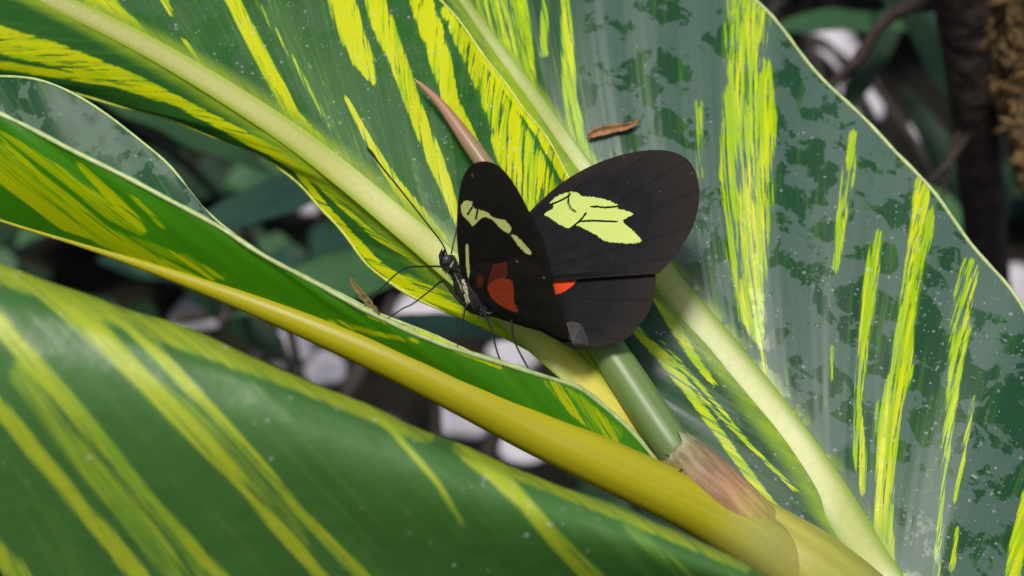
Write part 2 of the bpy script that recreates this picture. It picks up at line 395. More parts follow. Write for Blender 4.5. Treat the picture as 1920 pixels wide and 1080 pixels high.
B_streaks = [
    ([(1405, -30, 52), (1400, 60, 46), (1395, 160, 42), (1398, 260, 52), (1400, 350, 54), (1402, 440, 48), (1404, 520, 40), (1408, 590, 26), (1418, 640, 6)], .62),
    ([(1412, 330, 28), (1412, 450, 26), (1405, 560, 26), (1404, 600, 12)], .8), ([(1432, 120, 14), (1443, 220, 16), (1430, 330, 16)], .85), ([(1372, 180, 14), (1365, 330, 18)], .75),
    ([(1425, 560, 9), (1428, 640, 6), (1440, 720, 5)], .7), ([(1310, 195, 12), (1312, 330, 9)], .45),
    ([(1599, 250, 8), (1590, 330, 14), (1577, 420, 12), (1567, 505, 8)], .66), ([(1602, 250, 6), (1598, 310, 7)], .8),
    ([(1725, 340, 14), (1732, 420, 24), (1715, 500, 20), (1697, 610, 18), (1690, 700, 22), (1668, 760, 26), (1660, 860, 22), (1655, 960, 20), (1655, 1060, 24), (1650, 1120, 20)], .8),
    ([(1735, 400, 13), (1715, 500, 10)], .9), ([(1690, 700, 14), (1660, 860, 14), (1655, 1060, 14)], .95),
    ([(1645, 440, 12), (1628, 560, 15), (1618, 650, 12), (1608, 760, 8), (1612, 850, 14), (1617, 925, 6)], .68), ([(1560, 650, 6), (1558, 710, 5)], .55),
    ([(1815, 500, 22), (1800, 620, 24), (1785, 720, 10), (1772, 850, 9), (1762, 950, 8), (1755, 1080, 8)], .56), ([(1822, 560, 5), (1800, 680, 6), (1775, 860, 5)], .75),
    ([(1825, 745, 7), (1815, 810, 5), (1790, 940, 5)], .68), ([(1795, 990, 5), (1785, 1070, 7)], .6), ([(1925, 930, 10), (1905, 1040, 16), (1895, 1120, 14)], 1.0),
    ([(1680, 480, 40), (1660, 640, 40)], .2), ([(1720, 900, 60), (1740, 760, 60)], .2),
    ([(925, -30, 40), (940, 60, 38), (955, 120, 36)], .6), ([(945, 90, 22), (970, 190, 26), (1010, 270, 22), (1050, 320, 18)], .9),
    ([(975, -20, 10), (985, 60, 12), (1000, 170, 10)], .7),
    ([(1058, -20, 9), (1064, 80, 13), (1068, 180, 14), (1085, 260, 18), (1112, 330, 16)], .74), ([(1022, 0, 8), (1020, 100, 10)], .55),
    ([(1225, 560, 3), (1258, 600, 11), (1300, 668, 9), (1335, 715, 6)], 1.0), ([(1268, 690, 2), (1330, 760, 3), (1400, 830, 4), (1490, 918, 4)], .8),
    ([(1185, 610, 8), (1240, 670, 10), (1300, 745, 9), (1400, 885, 9), (1545, 1080, 12)], .85), ([(1200, 620, 4), (1300, 710, 4), (1380, 800, 3)], .66),
    ([(1300, 590, 14), (1345, 650, 10), (1405, 715, 10), (1425, 745, 5)], .6), ([(1575, 900, 5), (1590, 950, 4)], .7), ([(1240, 640, 4), (1330, 740, 4), (1420, 850, 3)], .5)]
leafB = part_empty('leaf', plant, P(1960, 1560, 2.85)); leafB['label'] = 'broad dark leaf with misty blotches and vertical yellow streaks'
NUB, NVB = 460, 130
gB, uB, nB = half_blade(vein_rows(list(zip(B_mid, B_er)), NVB, .10, .05), NUB, .010, 8)
hB, vB, _ = half_blade(vein_rows(skew(list(zip(B_mid, B_el)), 1.0), 46, .03, .02), NUB, .003, 9)
RB = ([0, .23, .5, .75, 1], [62, 47, 38, 28, 12])
def filmB(xy):
    return np.clip((xy[:, 0] - 1060) / 60, 0, 1)
join_halves('blade', [(gB, uB, pigment(gB, uB, [(p_, k_ * .93) for p_, k_ in B_streaks], filmB, RB)), (hB, vB + np.array([9., 0]), pigment(hB, vB, B_streaks, lambda xy: np.full(len(xy), .25), RB))], M_B, leafB)
tB = np.linspace(0, 1, NUB)
wB = np.interp(tB, [0, .23, .5, .75, 1], [50, 38, 30, 20, 8]) * TOPX(gB[:, 0])[:, 2] / FPX
rib_strip('midrib', gB[:, 0], wB, flip_to_view(nB[:, 1]), M_RIBB, leafB, .11, .0)
margin_tube('margin', gB[:, -1], .005, M_EDGE, leafB, 3); margin_tube('margin', hB[:, -1], .004, M_EDGEY, leafB, 3)

# ---- leaf C (folded upwards, seen from below on its near half)
C_mid = [(1300, 945, 2.91), (1200, 890, 2.9), (1100, 845, 2.89), (1000, 800, 2.88), (860, 728, 2.86), (700, 655, 2.86), (500, 575, 2.87), (300, 505, 2.9), (150, 458, 2.93), (0, 412, 2.96), (-200, 345, 3.0), (-400, 270, 3.05)]
C_near = [(1262, 893, 2.92), (1160, 785, 2.9), (1055, 708, 2.87), (945, 686, 2.82), (720, 600, 2.79), (480, 470, 2.78), (250, 338, 2.8), (0, 215, 2.83), (-180, 130, 2.86), (-330, 80, 2.9), (-480, 60, 2.96), (-560, 100, 3.02)]
C_far = [(1265, 895, 2.95), (1165, 800, 2.97), (1060, 730, 2.99), (930, 684, 3.0), (700, 580, 3.0), (445, 446, 3.02), (290, 285, 3.05), (110, 163, 3.08), (-60, 138, 3.1), (-220, 110, 3.12), (-420, 80, 3.14), (-540, 120, 3.12)]
C_streaks = [
    ([(-60, 250, 22), (0, 290, 26), (90, 365, 26), (190, 440, 20), (300, 495, 14), (380, 530, 8)], .80), ([(0, 330, 12), (120, 420, 12), (160, 440, 6)], .95),
    ([(0, 250, 8), (120, 330, 14), (210, 400, 16), (265, 435, 8)], .62), ([(150, 310, 6), (230, 390, 12), (265, 425, 10)], .8), ([(250, 370, 5), (305, 425, 6)], .6),
    ([(160, 420, 10), (300, 470, 10), (420, 520, 8)], .45), ([(340, 480, 8), (400, 520, 8)], .6),
    ([(620, 600, 6), (700, 625, 5), (780, 640, 5)], .7), ([(1030, 715, 12), (1080, 760, 22), (1150, 815, 20)], .56), ([(690, 590, 5), (820, 640, 8), (940, 685, 8)], .8)]
leafC = part_empty('leaf', plant, P(1300, 945, 2.91)); leafC['label'] = 'folded bright green leaf with thick yellow midrib below the butterfly'
NUC = 320
gC, uC, nC = half_blade(vein_rows(skew(list(zip(C_mid, C_near)), 0.7), 60, .05, .08), NUC, .003, 12)
hC, vC, _ = half_blade(vein_rows(list(zip(C_mid, C_far)), 40, .08, -.12), NUC, .003, 13)
mesh_obj('near_half', gC, gridfaces(*gC.shape[:2]), M_C, leafC, uC.reshape(-1, 2), pigment(gC, uC, C_streaks))
mesh_obj('far_half', hC, gridfaces(*hC.shape[:2]), M_CF, leafC, vC.reshape(-1, 2), pigment(hC, vC, [([(640, 560, 10), (760, 605, 14), (940, 685, 16)], .8)]))
M_PET = ramp_mat('petiole_olive_yellow', [(0, (.50, .45, .09)), (.10, (.50, .45, .09)), (.17, (.50, .50, .12)), (.25, (.58, .54, .02)), (.6, (.62, .56, .015)), (1, (.6, .56, .03))], .4, 1, .10, .002, stretch=(14, 1.5), transl=.4)
tube_px('midrib', [(1700, 1290, 3.0, 60), (1560, 1136, 2.965, 64), (1440, 1030, 2.94, 60), (1340, 968, 2.93, 53), (1240, 918, 2.91, 49), (1120, 862, 2.89, 47), (1000, 806, 2.88, 44), (860, 735, 2.865, 40), (700, 660, 2.86, 34), (500, 578, 2.87, 24), (300, 507, 2.9, 12), (150, 459, 2.93, 5), (0, 413, 2.96, 3), (-300, 310, 3.02, 1)], M_PET, leafC, 140, 20)
margin_tube('margin', gC[:, -1], .0055, M_EDGE, leafC, 3); margin_tube('margin', hC[:, -1], .0035, M_EDGE, leafC, 3)

# ---- stem, collar, rolled young leaf
M_STEM = ramp_mat('stem_yellow', [(0, (.46, .25, .12)), (.04, (.50, .32, .12)), (.08, (.50, .42, .09)), (.2, (.50, .45, .08)), (.5, (.40, .42, .07)), (1, (.2, .24, .05))], .4, 1, .15, .003, stretch=(16, 2), transl=.1)
bx, by, bz = TOPX(np.array(base))
tube_px('stem', [(1300, 880, 2.97, 18), (1375, 952, 2.972, 44), (1450, 1018, 2.968, 68), (1530, 1085, 2.965, 84), (1640, 1190, 2.98, 92), (1850, 1420, 3.05, 100), (bx * .5 + 925, by * .5 + 710, 5.0, 60), (bx, by, bz, 34)], M_STEM, plant, 160, 24)
M_LIG = ramp_mat('collar_brown', [(0, (.50, .42, .09)), (.22, (.50, .40, .10)), (.4, (.46, .25, .13)), (.58, (.30, .19, .10)), (.85, (.24, .21, .09)), (1, (.40, .40, .24))], .65, 1, .3, .004, stretch=(30, 4))
q = crom(np.array([(1450, 1025, 2.985, 52), (1385, 962, 2.945, 50), (1330, 905, 2.935, 46), (1292, 868, 2.945, 41), (1266, 845, 2.955, 36)], float), 26)
v, f, uv = tube_geo(PX(q[:, :3]), q[:, 3] * q[:, 2] / FPX, 28, cap=False)
v = v.reshape(26, 28, 3); ax = PX(q[-1:, :3])[0] - PX(q[-3:-2, :3])[0]; ax /= np.linalg.norm(ax)
v[-1] += ax * (.018 * rng.standard_normal(28))[:, None] * .6; v[-2] += ax * (.008 * rng.standard_normal(28))[:, None] * .6
lig = mesh_obj('leaf_sheath', v.reshape(-1, 3), f, M_LIG, plant, uv, {'along': uv[:, 1]}); lig['label'] = 'brownish torn sheath around the rolled leaf'
mo = lig.modifiers.new('thick', 'SOLIDIFY'); mo.thickness = .006
# dry split along the sheath
M_DRY = plain('dry_scar', (.045, .025, .018), .85, .5, 60)
tube_px('dry_scar', [(1290, 905, 2.885, 1), (1312, 925, 2.885, 3), (1338, 944, 2.884, 6), (1352, 955, 2.884, 5), (1372, 968, 2.88, 1)], M_DRY, lig, 24, 8, .12)
for k in range(9):
    a = random.uniform(0, 1); x, y = 1262 + 118 * a, 862 + 95 * a
    tube_px('dry_hair', [(x, y, 2.9, .9), (x - 6 + random.uniform(-5, 5), y + 12, 2.89, .8), (x + random.uniform(-12, 10), y + 26, 2.885, .4)], M_DRY, lig, 6, 4)
M_SPIKE = ramp_mat('rolled_leaf', [(0, (.10, .16, .05)), (.3, (.16, .25, .07)), (.5, (.24, .27, .10)), (.72, (.42, .22, .13)), (.9, (.46, .22, .15)), (.975, (.5, .36, .22)), (1, (.6, .6, .45))], .4, 1, .16, .003, stretch=(10, 3), transl=.12)
tube_px('rolled_leaf', [(1400, 1000, 2.945, 30), (1330, 925, 2.955, 34), (1262, 838, 2.965, 37), (1150, 672, 3.045, 35), (1020, 480, 3.11, 25), (930, 340, 3.155, 18), (880, 268, 3.18, 15), (830, 200, 3.21, 9), (796, 165, 3.235, 5), (776, 147, 3.25, .6)], M_SPIKE, plant, 120, 18)

# ================================================================== FRONT LEAF D
cr = [(-500, 300), (-260, 400), (20, 500), (300, 602), (600, 725), (850, 830), (1100, 930), (1300, 1012), (1470, 1092), (1640, 1190)]
bt = [(60, 1200), (370, 1200), (700, 1200), (880, 1200), (1040, 1200), (1215, 1200), (1390, 1210), (1510, 1230), (1610, 1260), (1720, 1310)]
rowsD = []
for k, ((cx, cy), (bx_, by_)) in enumerate(zip(cr, bt)):
    dz = .02 * k - .24; dx, dy = bx_ - cx, by_ - cy
    rowsD.append([(cx + 1.45 * dx, cy + 1.75 * dy, 3.15 + dz), (bx_, by_, 2.69 + dz), (cx + .56 * dx, cy + .5 * dy, 2.475 + dz), (cx + .27 * dx, cy + .2 * dy, 2.46 + dz), (cx + .1 * dx, cy + .055 * dy, 2.52 + dz),
                  (cx, cy, 2.62 + dz), (cx - 30, cy + 22, 2.72 + dz), (cx - 50, cy + 90, 2.85 + dz), (cx - 60, cy + 230, 3.0 + dz)])
ctrlD = PX(np.array(rowsD)); ctrlD = crom(ctrlD.transpose(1, 0, 2), 110).transpose(1, 0, 2)
gD, uD, nD = half_blade(ctrlD, 260, .004, 31)
D_streaks = [
    ([(-120, 640, 16), (0, 765, 18), (95, 878, 20), (220, 1030, 20), (330, 1160, 20)], 1.0), ([(-60, 550, 18), (0, 608, 20), (95, 715, 22), (190, 828, 18), (283, 940, 15), (410, 1080, 17), (500, 1180, 17)], .85),
    ([(40, 700, 30), (160, 850, 40), (330, 1060, 40), (420, 1160, 40)], .48),
    ([(40, 512, 20), (100, 555, 26), (190, 633, 26), (283, 727, 22), (378, 828, 18), (453, 904, 15), (535, 1004, 15), (600, 1080, 15), (690, 1180, 15)], .9),
    ([(240, 600, 20), (327, 696, 16), (409, 790, 18), (491, 878, 14), (566, 966, 13), (680, 1080, 14), (760, 1170, 14)], .82), ([(290, 730, 30), (430, 850, 34), (560, 1020, 30)], .45),
    ([(880, 850, 22), (930, 885, 24), (985, 945, 16), (1040, 1010, 18), (1110, 1080, 22), (1180, 1160, 22)], .92), ([(640, 730, 6), (740, 810, 8), (820, 905, 8), (865, 980, 6)], .6),
    ([(-200, 430, 30), (0, 505, 34), (300, 615, 30), (560, 715, 22), (800, 815, 20)], .8), ([(860, 838, 16), (1000, 900, 14), (1200, 980, 12), (1400, 1065, 10)], .7),
    ([(1180, 985, 14), (1250, 1050, 16), (1330, 1120, 16)], .4), ([(-100, 940, 20), (20, 1060, 22), (80, 1130, 22)], .7)]
pl2b = P(1720, 1310, 2.3); pl2b.z = 0
plant2 = empty('ginger_shoot', pl2b)
tag(plant2, 'large arching glossy leaf with soft yellow diagonal stripes below the folded leaf', 'leaf')
mesh_obj('blade', gD, gridfaces(*gD.shape[:2]), M_D, plant2, uD.reshape(-1, 2), pigment(gD, uD, [([(x, y, w_ * .85) for x, y, w_ in p_], k_) for p_, k_ in D_streaks]))
tube_px('stalk', [(1700, 1290, 2.4, 20), (1760, 1500, 2.7, 30), (1800, 1900, 4.0, 34), tuple(TOPX(np.array(pl2b))) + (24,)], M_STEM, plant2, 60, 14)

# ================================================================== BUTTERFLY
Z1 = lambda pts: [(640 + x / 2.347, 240 + y / 2.348) for x, y in pts]
def wing_mat(name, base1, base2, rough, yel, red, transl):
    s = NT(name); uv = s.n('ShaderNodeUVMap'); sep = s.n('ShaderNodeSeparateXYZ'); s.l(uv.outputs[0], sep.inputs[0])
    n = s.noise(s.obj(), 30, 5); fine = s.noise(s.obj(), 260, 3, .6)
    edge = s.rng(sep.outputs[1], .72, 1.0)
    c = s.mix(s.rng(n, .35, .7), base1, tuple(x * .7 for x in base1)); c = s.mix(s.math('MULTIPLY', edge, .75), c, base2)
    vw = s.math('FRACT', s.math('MULTIPLY', sep.outputs[0], 1.0)); vl = s.math('ABSOLUTE', s.math('SUBTRACT', vw, .5))
    line = s.rng(vl, .0, .07, 1, 0)
    c = s.mix(s.math('MULTIPLY', line, .35), c, tuple(x * .45 for x in base1))
    fz = s.math('MULTIPLY_ADD', fine, .85, -.425)
    ym = s.rng(s.math('ADD', s.attr('yellow'), fz), .42, .6); rm = s.math('MULTIPLY', s.rng(s.math('ADD', s.attr('red'), s.math('MULTIPLY', fz, .6)), .4, .6), s.attr('redk'))
    sp = s.rng(s.noise(s.obj(), 55, 2, .5), .735, .77, 0, .6); c = s.mix(sp, c, (.16, .15, .15))
    c = s.mix(ym, c, yel); c = s.mix(rm, c, red)
    h = s.math('ADD', s.math('MULTIPLY', line, 1.0), s.math('MULTIPLY', fine, .35))
    p = s.principled(c, rough, s.bump(h, .3, .002), .08)
    t = s.n('ShaderNodeBsdfTranslucent'); s.l(c, t.inputs['Color']); mx = s.n('ShaderNodeMixShader'); mx.inputs[0].default_value = transl
    s.l(p, mx.inputs[1]); s.l(t.outputs[0], mx.inputs[2]); return s.done(mx.outputs[0])
M_WR = wing_mat('wing_black_dorsal', (.011, .0115, .014), (.026, .019, .015), .65, (.56, .66, .17), (.78, .065, .012), .15)
M_WL = wing_mat('wing_black_ventral', (.010, .0085, .007), (.012, .010, .008), .7, (.45, .47, .15), (.22, .032, .010), .18)

def wing(name, base_pt, outline, depth, mat, parent, veins, yellow=(), dark=(), red=(), soft=4.0, dim=1.0, nS=340, nR=110, camber=.012):
    """fan from the wing root to a smooth outline; depth(x,y) gives the wing's plane"""
    o = crom(np.array(outline, float), nS); b = np.array(base_pt, float)
    r = np.linspace(0.02, 1, nR)[None, :, None]
    xy = b + (o[:, None] - b) * r
    nxy = xy.reshape(-1, 2)
    s = np.repeat(np.linspace(0, veins, nS), nR); rr = np.tile(r.ravel(), nS)
    d = depth(nxy[:, 0], nxy[:, 1]) + camber * np.sin(np.pi * rr) * np.sin(np.pi * s / veins) + .0005 * np.cos(s * 2 * math.pi) * rr
    pts = PX(np.column_stack([nxy, d]))
    ye = np.zeros(len(nxy)); re = np.zeros(len(nxy)); rk = np.zeros(len(nxy))
    for p, k in yellow: ye = np.maximum(ye, poly_soft(nxy, Z1(p), soft) * k)
    for p in dark: ye = np.minimum(ye, 1 - poly_density(nxy, [([(x, y, 1.9) for x, y in Z1(p)], 1.0)]))
    for p, k in red: re_ = poly_soft(nxy, Z1(p), soft); re = np.maximum(re, re_); rk = np.maximum(rk, k * (re_ > .15))
    return mesh_obj(name, pts, gridfaces(nS, nR), mat, parent, np.column_stack([s, rr]), {'yellow': ye, 'red': re, 'redk': rk})

bf = empty('butterfly', P(895, 590, 2.98))
tag(bf, 'black butterfly with pale yellow bands and red wing spots resting on striped leaves', 'butterfly')
def plane(p1, p2, p3):
    A = np.array([[p[0], p[1], 1] for p in (p1, p2, p3)], float); c = np.linalg.solve(A, [p[2] for p in (p1, p2, p3)])
    return lambda x, y: c[0] * x + c[1] * y + c[2]
dR = plane((905, 545, 2.985), (1300, 330, 3.08), (1110, 650, 2.95))
dL = plane((890, 550, 2.955), (905, 305, 2.83), (1064, 630, 2.89))
# far wing pair, upper side
wing('forewing', (905, 535), [(905, 500), (950, 445), (1000, 390), (1045, 349), (1090, 320), (1135, 300), (1180, 287), (1225, 281), (1262, 285), (1290, 300), (1305, 325), (1311, 355), (1309, 390), (1299, 425), (1283, 455), (1264, 482), (1245, 503), (1228, 514), (1180, 511), (1120, 508), (1060, 506), (1000, 518), (940, 545)],
     dR, M_WR, bf, 11,
     [([(915, 330), (950, 300), (1000, 282), (1040, 285), (1060, 300), (1120, 305), (1170, 318), (1225, 342), (1215, 355), (1250, 362), (1285, 380), (1250, 398), (1240, 415), (1270, 440), (1310, 480), (1320, 500), (1280, 508), (1220, 505), (1160, 498), (1120, 470), (1080, 450), (1040, 430), (1005, 442), (960, 425), (910, 390), (895, 378), (935, 350)], 1)],
     [[(1003, 290), (998, 330), (1008, 352), (1030, 370)], [(1078, 372), (1062, 395), (1045, 412), (1010, 442)], [(1045, 411), (1110, 408), (1210, 412)], [(918, 338), (960, 322), (1000, 300)], [(1100, 345), (1160, 350), (1220, 345)]])
wing('hindwing', (920, 560), [(945, 530), (1000, 505), (1060, 498), (1120, 498), (1180, 500), (1224, 509), (1229, 535), (1224, 562), (1214, 588), (1200, 608), (1184, 627), (1164, 640), (1140, 646), (1112, 652), (1085, 654), (1060, 645), (1020, 625), (960, 590), (930, 575)],
     lambda x, y: dR(x, y) + .011, M_WR, bf, 9, (), (), [([(890, 610), (935, 600), (1052, 612), (1050, 645), (1016, 695), (960, 728), (905, 728)], 1)])
# near wing pair, under side
wing('forewing', (886, 548), [(872, 540), (862, 500), (857, 450), (857, 405), (861, 362), (868, 333), (880, 313), (896, 304), (915, 303), (936, 312), (955, 332), (972, 358), (988, 388), (1003, 418), (1017, 448), (1028, 480), (1034, 510), (1036, 535), (1000, 560), (930, 572)],
     dL, M_WL, bf, 11,
     [([(525, 340), (545, 320), (575, 325), (582, 350), (640, 370), (668, 393), (722, 408), (747, 440), (737, 464), (700, 442), (660, 402), (620, 395), (582, 430), (560, 412), (530, 378)], .95), ([(742, 468), (775, 478), (837, 545), (822, 558), (785, 527)], .85), ([(547, 515), (558, 515), (563, 600), (569, 650), (583, 690), (570, 696), (556, 655), (549, 600)], 1.0)],
     [[(556, 380), (575, 350)], [(600, 360), (592, 400)]], [], 3.0, camber=-.01)
wing('hindwing', (886, 552), [(878, 540), (880, 515), (890, 496), (912, 486), (945, 482), (985, 488), (1015, 502), (1033, 522), (1043, 555), (1054, 585), (1063, 610), (1067, 632), (1055, 634), (1030, 624), (1000, 613), (965, 599), (930, 583), (900, 566)],
     lambda x, y: dL(x, y) - .006, M_WL, bf, 9,
     [], [],
     [([(640, 700), (690, 668), (742, 668), (757, 700), (760, 765), (778, 810), (720, 792), (665, 752)], .95), ([(665, 605), (700, 578), (725, 590), (728, 655), (690, 668), (645, 690)], .3), ([(595, 655), (620, 650), (625, 690), (600, 700)], .3)], 3.5, camber=-.008)
# curled inner margin of the hindwing
M_CURL = plain('wing_fold_grey', (.06, .055, .05), .7, .4, 70)
q = crom(np.array([(1048, 628), (1062, 606), (1078, 604), (1092, 612), (1103, 640), (1102, 653), (1080, 656), (1052, 643)], float), 60)
b0 = np.array([1075., 640.]); r = np.linspace(0, 1, 14)[None, :, None]; g = b0 + (q[:, None] - b0) * r; g = g.reshape(-1, 2)
rr = np.tile(np.linspace(0, 1, 14), 60); th = np.repeat(np.linspace(0, 8 * math.pi, 60), 14)
mesh_obj('wing_fold', PX(np.column_stack([g, dR(g[:, 0], g[:, 1]) - .03 * np.cos(rr * 1.57) - .01 + .003 * np.cos(th) * rr])), gridfaces(60, 14), M_CURL, bf)
# body: one continuous mesh
def body_mat():
    s = NT('butterfly_body'); n = s.noise(s.obj(), 240, 3, .6)
    c = s.mix(s.rng(n, .4, .7), (.010, .009, .009), (.03, .027, .025))
    c = s.mix(s.rng(s.math('ADD', s.attr('cream'), s.math('MULTIPLY_ADD', n, .6, -.3)), .4, .6), c, (.50, .50, .30))
    return s.done(s.principled(c, .75, s.bump(n, .8, .008), .3))
M_BODY = body_mat()
q = crom(np.array([(825, 482, 2.96, 3), (831, 486, 2.962, 11), (841, 494, 2.965, 14.5), (850, 504, 2.967, 13), (857, 513, 2.97, 12), (868, 528, 2.972, 20), (883, 548, 2.975, 27), (897, 564, 2.98, 27), (910, 575, 2.985, 20), (925, 580, 2.99, 14), (955, 588, 2.995, 15), (990, 600, 3.0, 14), (1025, 612, 3.005, 11), (1048, 620, 3.01, 4)], float), 200)
v, f, uv = tube_geo(PX(q[:, :3]), q[:, 3] * q[:, 2] / FPX, 56)
xy = TOPX(v)[:, :2]
cream = poly_density(xy, [([(838, 509, 1.6), (845, 499, 2), (850, 490, 1.6)], 1), ([(859, 495, 2.6), (859.5, 496, 2.6)], 1), ([(861, 506, 2.8), (862, 507, 2.8)], 1), ([(868, 526, 2.5), (872, 540, 4), (876, 552, 2)], 1), ([(873, 553, 3), (877, 566, 4.5)], 1), ([(852, 512, 1.3), (868, 548, 1.3)], .7), ([(908, 562, 2), (909, 566, 2.2)], .8), ([(897, 536, 1.5), (898, 542, 1.5)], .8)])
v = v + (v - np.repeat(PX(q[:, :3]), 56, 0)) * (.03 * rng.standard_normal(len(v)))[:, None]
mesh_obj('body', v, f, M_BODY, bf, uv, {'cream': cream})
# fur on the thorax
M_LEG = plain('leg_black', (.012, .011, .010), .5, .3, 80)
fv, ff = [], []
cc = PX(q[:, :3])
for k in range(1400):
    i = random.randrange(22, 130); jv = random.randrange(56); p = v[i * 56 + jv]; nrm_ = p - cc[i]; nrm_ /= np.linalg.norm(nrm_)
    tdir = cc[i + 3] - cc[i]; tdir /= np.linalg.norm(tdir)
    dr = nrm_ * .7 + tdir * random.uniform(.2, 1.0) + rng.standard_normal(3) * .25; L = random.uniform(.006, .014); sd = np.cross(dr, nrm_ + rng.standard_normal(3) * .2); sd /= np.linalg.norm(sd) + 1e-9
    n0 = len(fv); fv += [p - sd * .0005, p + sd * .0005, p + dr * L]; ff.append([n0, n0 + 1, n0 + 2])
tag(mesh_obj('fur', np.array(fv), ff, M_LEG, bf), kind='stuff')
# eyes, palps, antennae, legs
def ellipsoid(name, c, r, mat, parent, rot=0.0, seg=20, ring=12):
    a = np.linspace(0, math.pi, ring)[:, None]; b = np.linspace(0, 2 * math.pi, seg, endpoint=False)[None]
    e = np.stack([np.sin(a) * np.cos(b) * r[0], np.sin(a) * np.sin(b) * r[1], np.cos(a) * r[2] + 0 * b], -1).reshape(-1, 3)
    R = np.array([[1, 0, 0], [0, SP, CP], [0, -CP, SP]])
    return mesh_obj(name, np.asarray(c) + e, gridfaces(ring, seg, closed=True), mat, parent)
M_EYE = plain('compound_eye', (.055, .05, .05), .35, .5, 300, .5, .002, .6)
ellipsoid('eye', P(838, 489, 2.952), (.0105, .010, .0125), M_EYE, bf); ellipsoid('eye', P(846, 487, 2.978), (.010, .010, .012), M_EYE, bf)
for dx, dd in ((0, 2.952), (5, 2.965)):
    tube_px('palp', [(829 + dx, 488, dd, 4), (826 + dx, 480, dd - .003, 4), (828 + dx, 471, dd - .004, 2.4), (829 + dx, 466, dd - .004, .6)], M_BODY, bf, 10, 8, attrs=None)
tube_px('antenna', [(838, 477, 2.955, 1.6), (828, 455, 2.945, 1.5), (795, 412, 2.93, 1.5), (750, 355, 2.92, 1.6), (712, 308, 2.915, 2.0), (698, 288, 2.913, 3.0), (690, 279, 2.912, 2.6), (688, 276, 2.912, .8)], M_LEG, bf, 60, 8)
tube_px('antenna', [(846, 476, 2.97, 1.6), (851, 452, 2.975, 1.5), (862, 410, 2.985, 1.5), (878, 365, 2.995, 1.7), (890, 338, 3.0, 2.6), (894, 330, 3.0, 1)], M_LEG, bf, 50, 8)
legs = [[(858, 508, 2.955, 2.6), (826, 500, 2.93, 2.0), (790, 500, 2.90, 1.7), (762, 502, 2.88, 1.7), (738, 518, 2.86, 1.6), (712, 545, 2.83, 1.5), (684, 575, 2.795, 1.5)],
        [(878, 574, 2.96, 3.6), (866, 568, 2.95, 3.6), (846, 545, 2.945, 3.4), (830, 527, 2.94, 2.4), (806, 545, 2.915, 1.7), (775, 569, 2.88, 1.5), (756, 578, 2.85, 1.4), (738, 590, 2.82, 1.3), (722, 600, 2.795, 1.2)],
        [(882, 566, 2.955, 3.0), (872, 580, 2.94, 2.2), (868, 603, 2.92, 1.6), (864, 628, 2.88, 1.4), (858, 648, 2.84, 1.3), (850, 653, 2.815, 1.2)],
        [(905, 585, 2.95, 3.2), (913, 597, 2.93, 2.4), (923, 622, 2.90, 2.0), (928, 645, 2.875, 1.8), (935, 668, 2.85, 1.8), (943, 687, 2.82, 1.6)],
        [(930, 580, 2.985, 3.0), (950, 592, 2.96, 2.2), (959, 603, 2.94, 2.0), (962, 630, 2.91, 1.9), (970, 652, 2.885, 1.8), (982, 675, 2.86, 1.8), (991, 692, 2.84, 1.5)]]
for L in legs: tube_px('leg', L, M_LEG, bf, 50, 8)
tube_px('leg', [(900, 580, 2.96, 3.2), (918, 588, 2.95, 2.6), (930, 580, 2.965, 2.0)], M_LEG, bf, 16, 8)

# ================================================================== small scraps and droplets
M_SCRAP = plain('dry_scrap', (.34, .16, .06), .7, .5, 60)
def scrap(name, line, wid, label, mat=M_SCRAP, curl=.006):
    q = crom(np.array(line, float), 30); c = PX(q); t = np.gradient(c, axis=0); t /= np.linalg.norm(t, axis=1)[:, None]
    fwd = np.array([0, CP, -SP]); side = np.cross(t, fwd); side /= np.linalg.norm(side, axis=1)[:, None]
    s = np.linspace(-1, 1, 9); ww = np.interp(np.linspace(0, 1, 30), [0, .12, .4, .75, 1], [.05, .5, 1, .7, .15]) * wid * q[:, 2] / FPX
    g = c[:, None] + side[:, None] * (ww[:, None] * s)[..., None] + fwd * (curl * (1 - s ** 2))[None, :, None] + rng.standard_normal((30, 9, 1)) * .0008
    o = mesh_obj(name, g, gridfaces(30, 9), mat); mo = o.modifiers.new('thick', 'SOLIDIFY'); mo.thickness = .003
    return tag(o, label, 'leaf scrap')
def surf_depth(g, px, py):
    q = TOPX(g.reshape(-1, 3)); i = np.argmin((q[:, 0] - px) ** 2 + (q[:, 1] - py) ** 2); return q[i, 2]
dB = surf_depth(gB, 1150, 243)
scrap('dried_leaf_scrap', [(1102, 260, dB - .012), (1112, 251, dB - .014), (1140, 243, dB - .018), (1175, 237, dB - .018), (1199, 226, dB - .012)], 10, 'curled orange brown scrap lying on the misty dark leaf')
scrap('dried_leaf_scrap', [(712, 590, 2.78), (690, 566, 2.79), (670, 543, 2.81), (655, 517, 2.83)], 8, 'thin olive brown sliver sticking up from the folded leaf edge', plain('olive_scrap', (.16, .13, .03), .6, .4, 60))

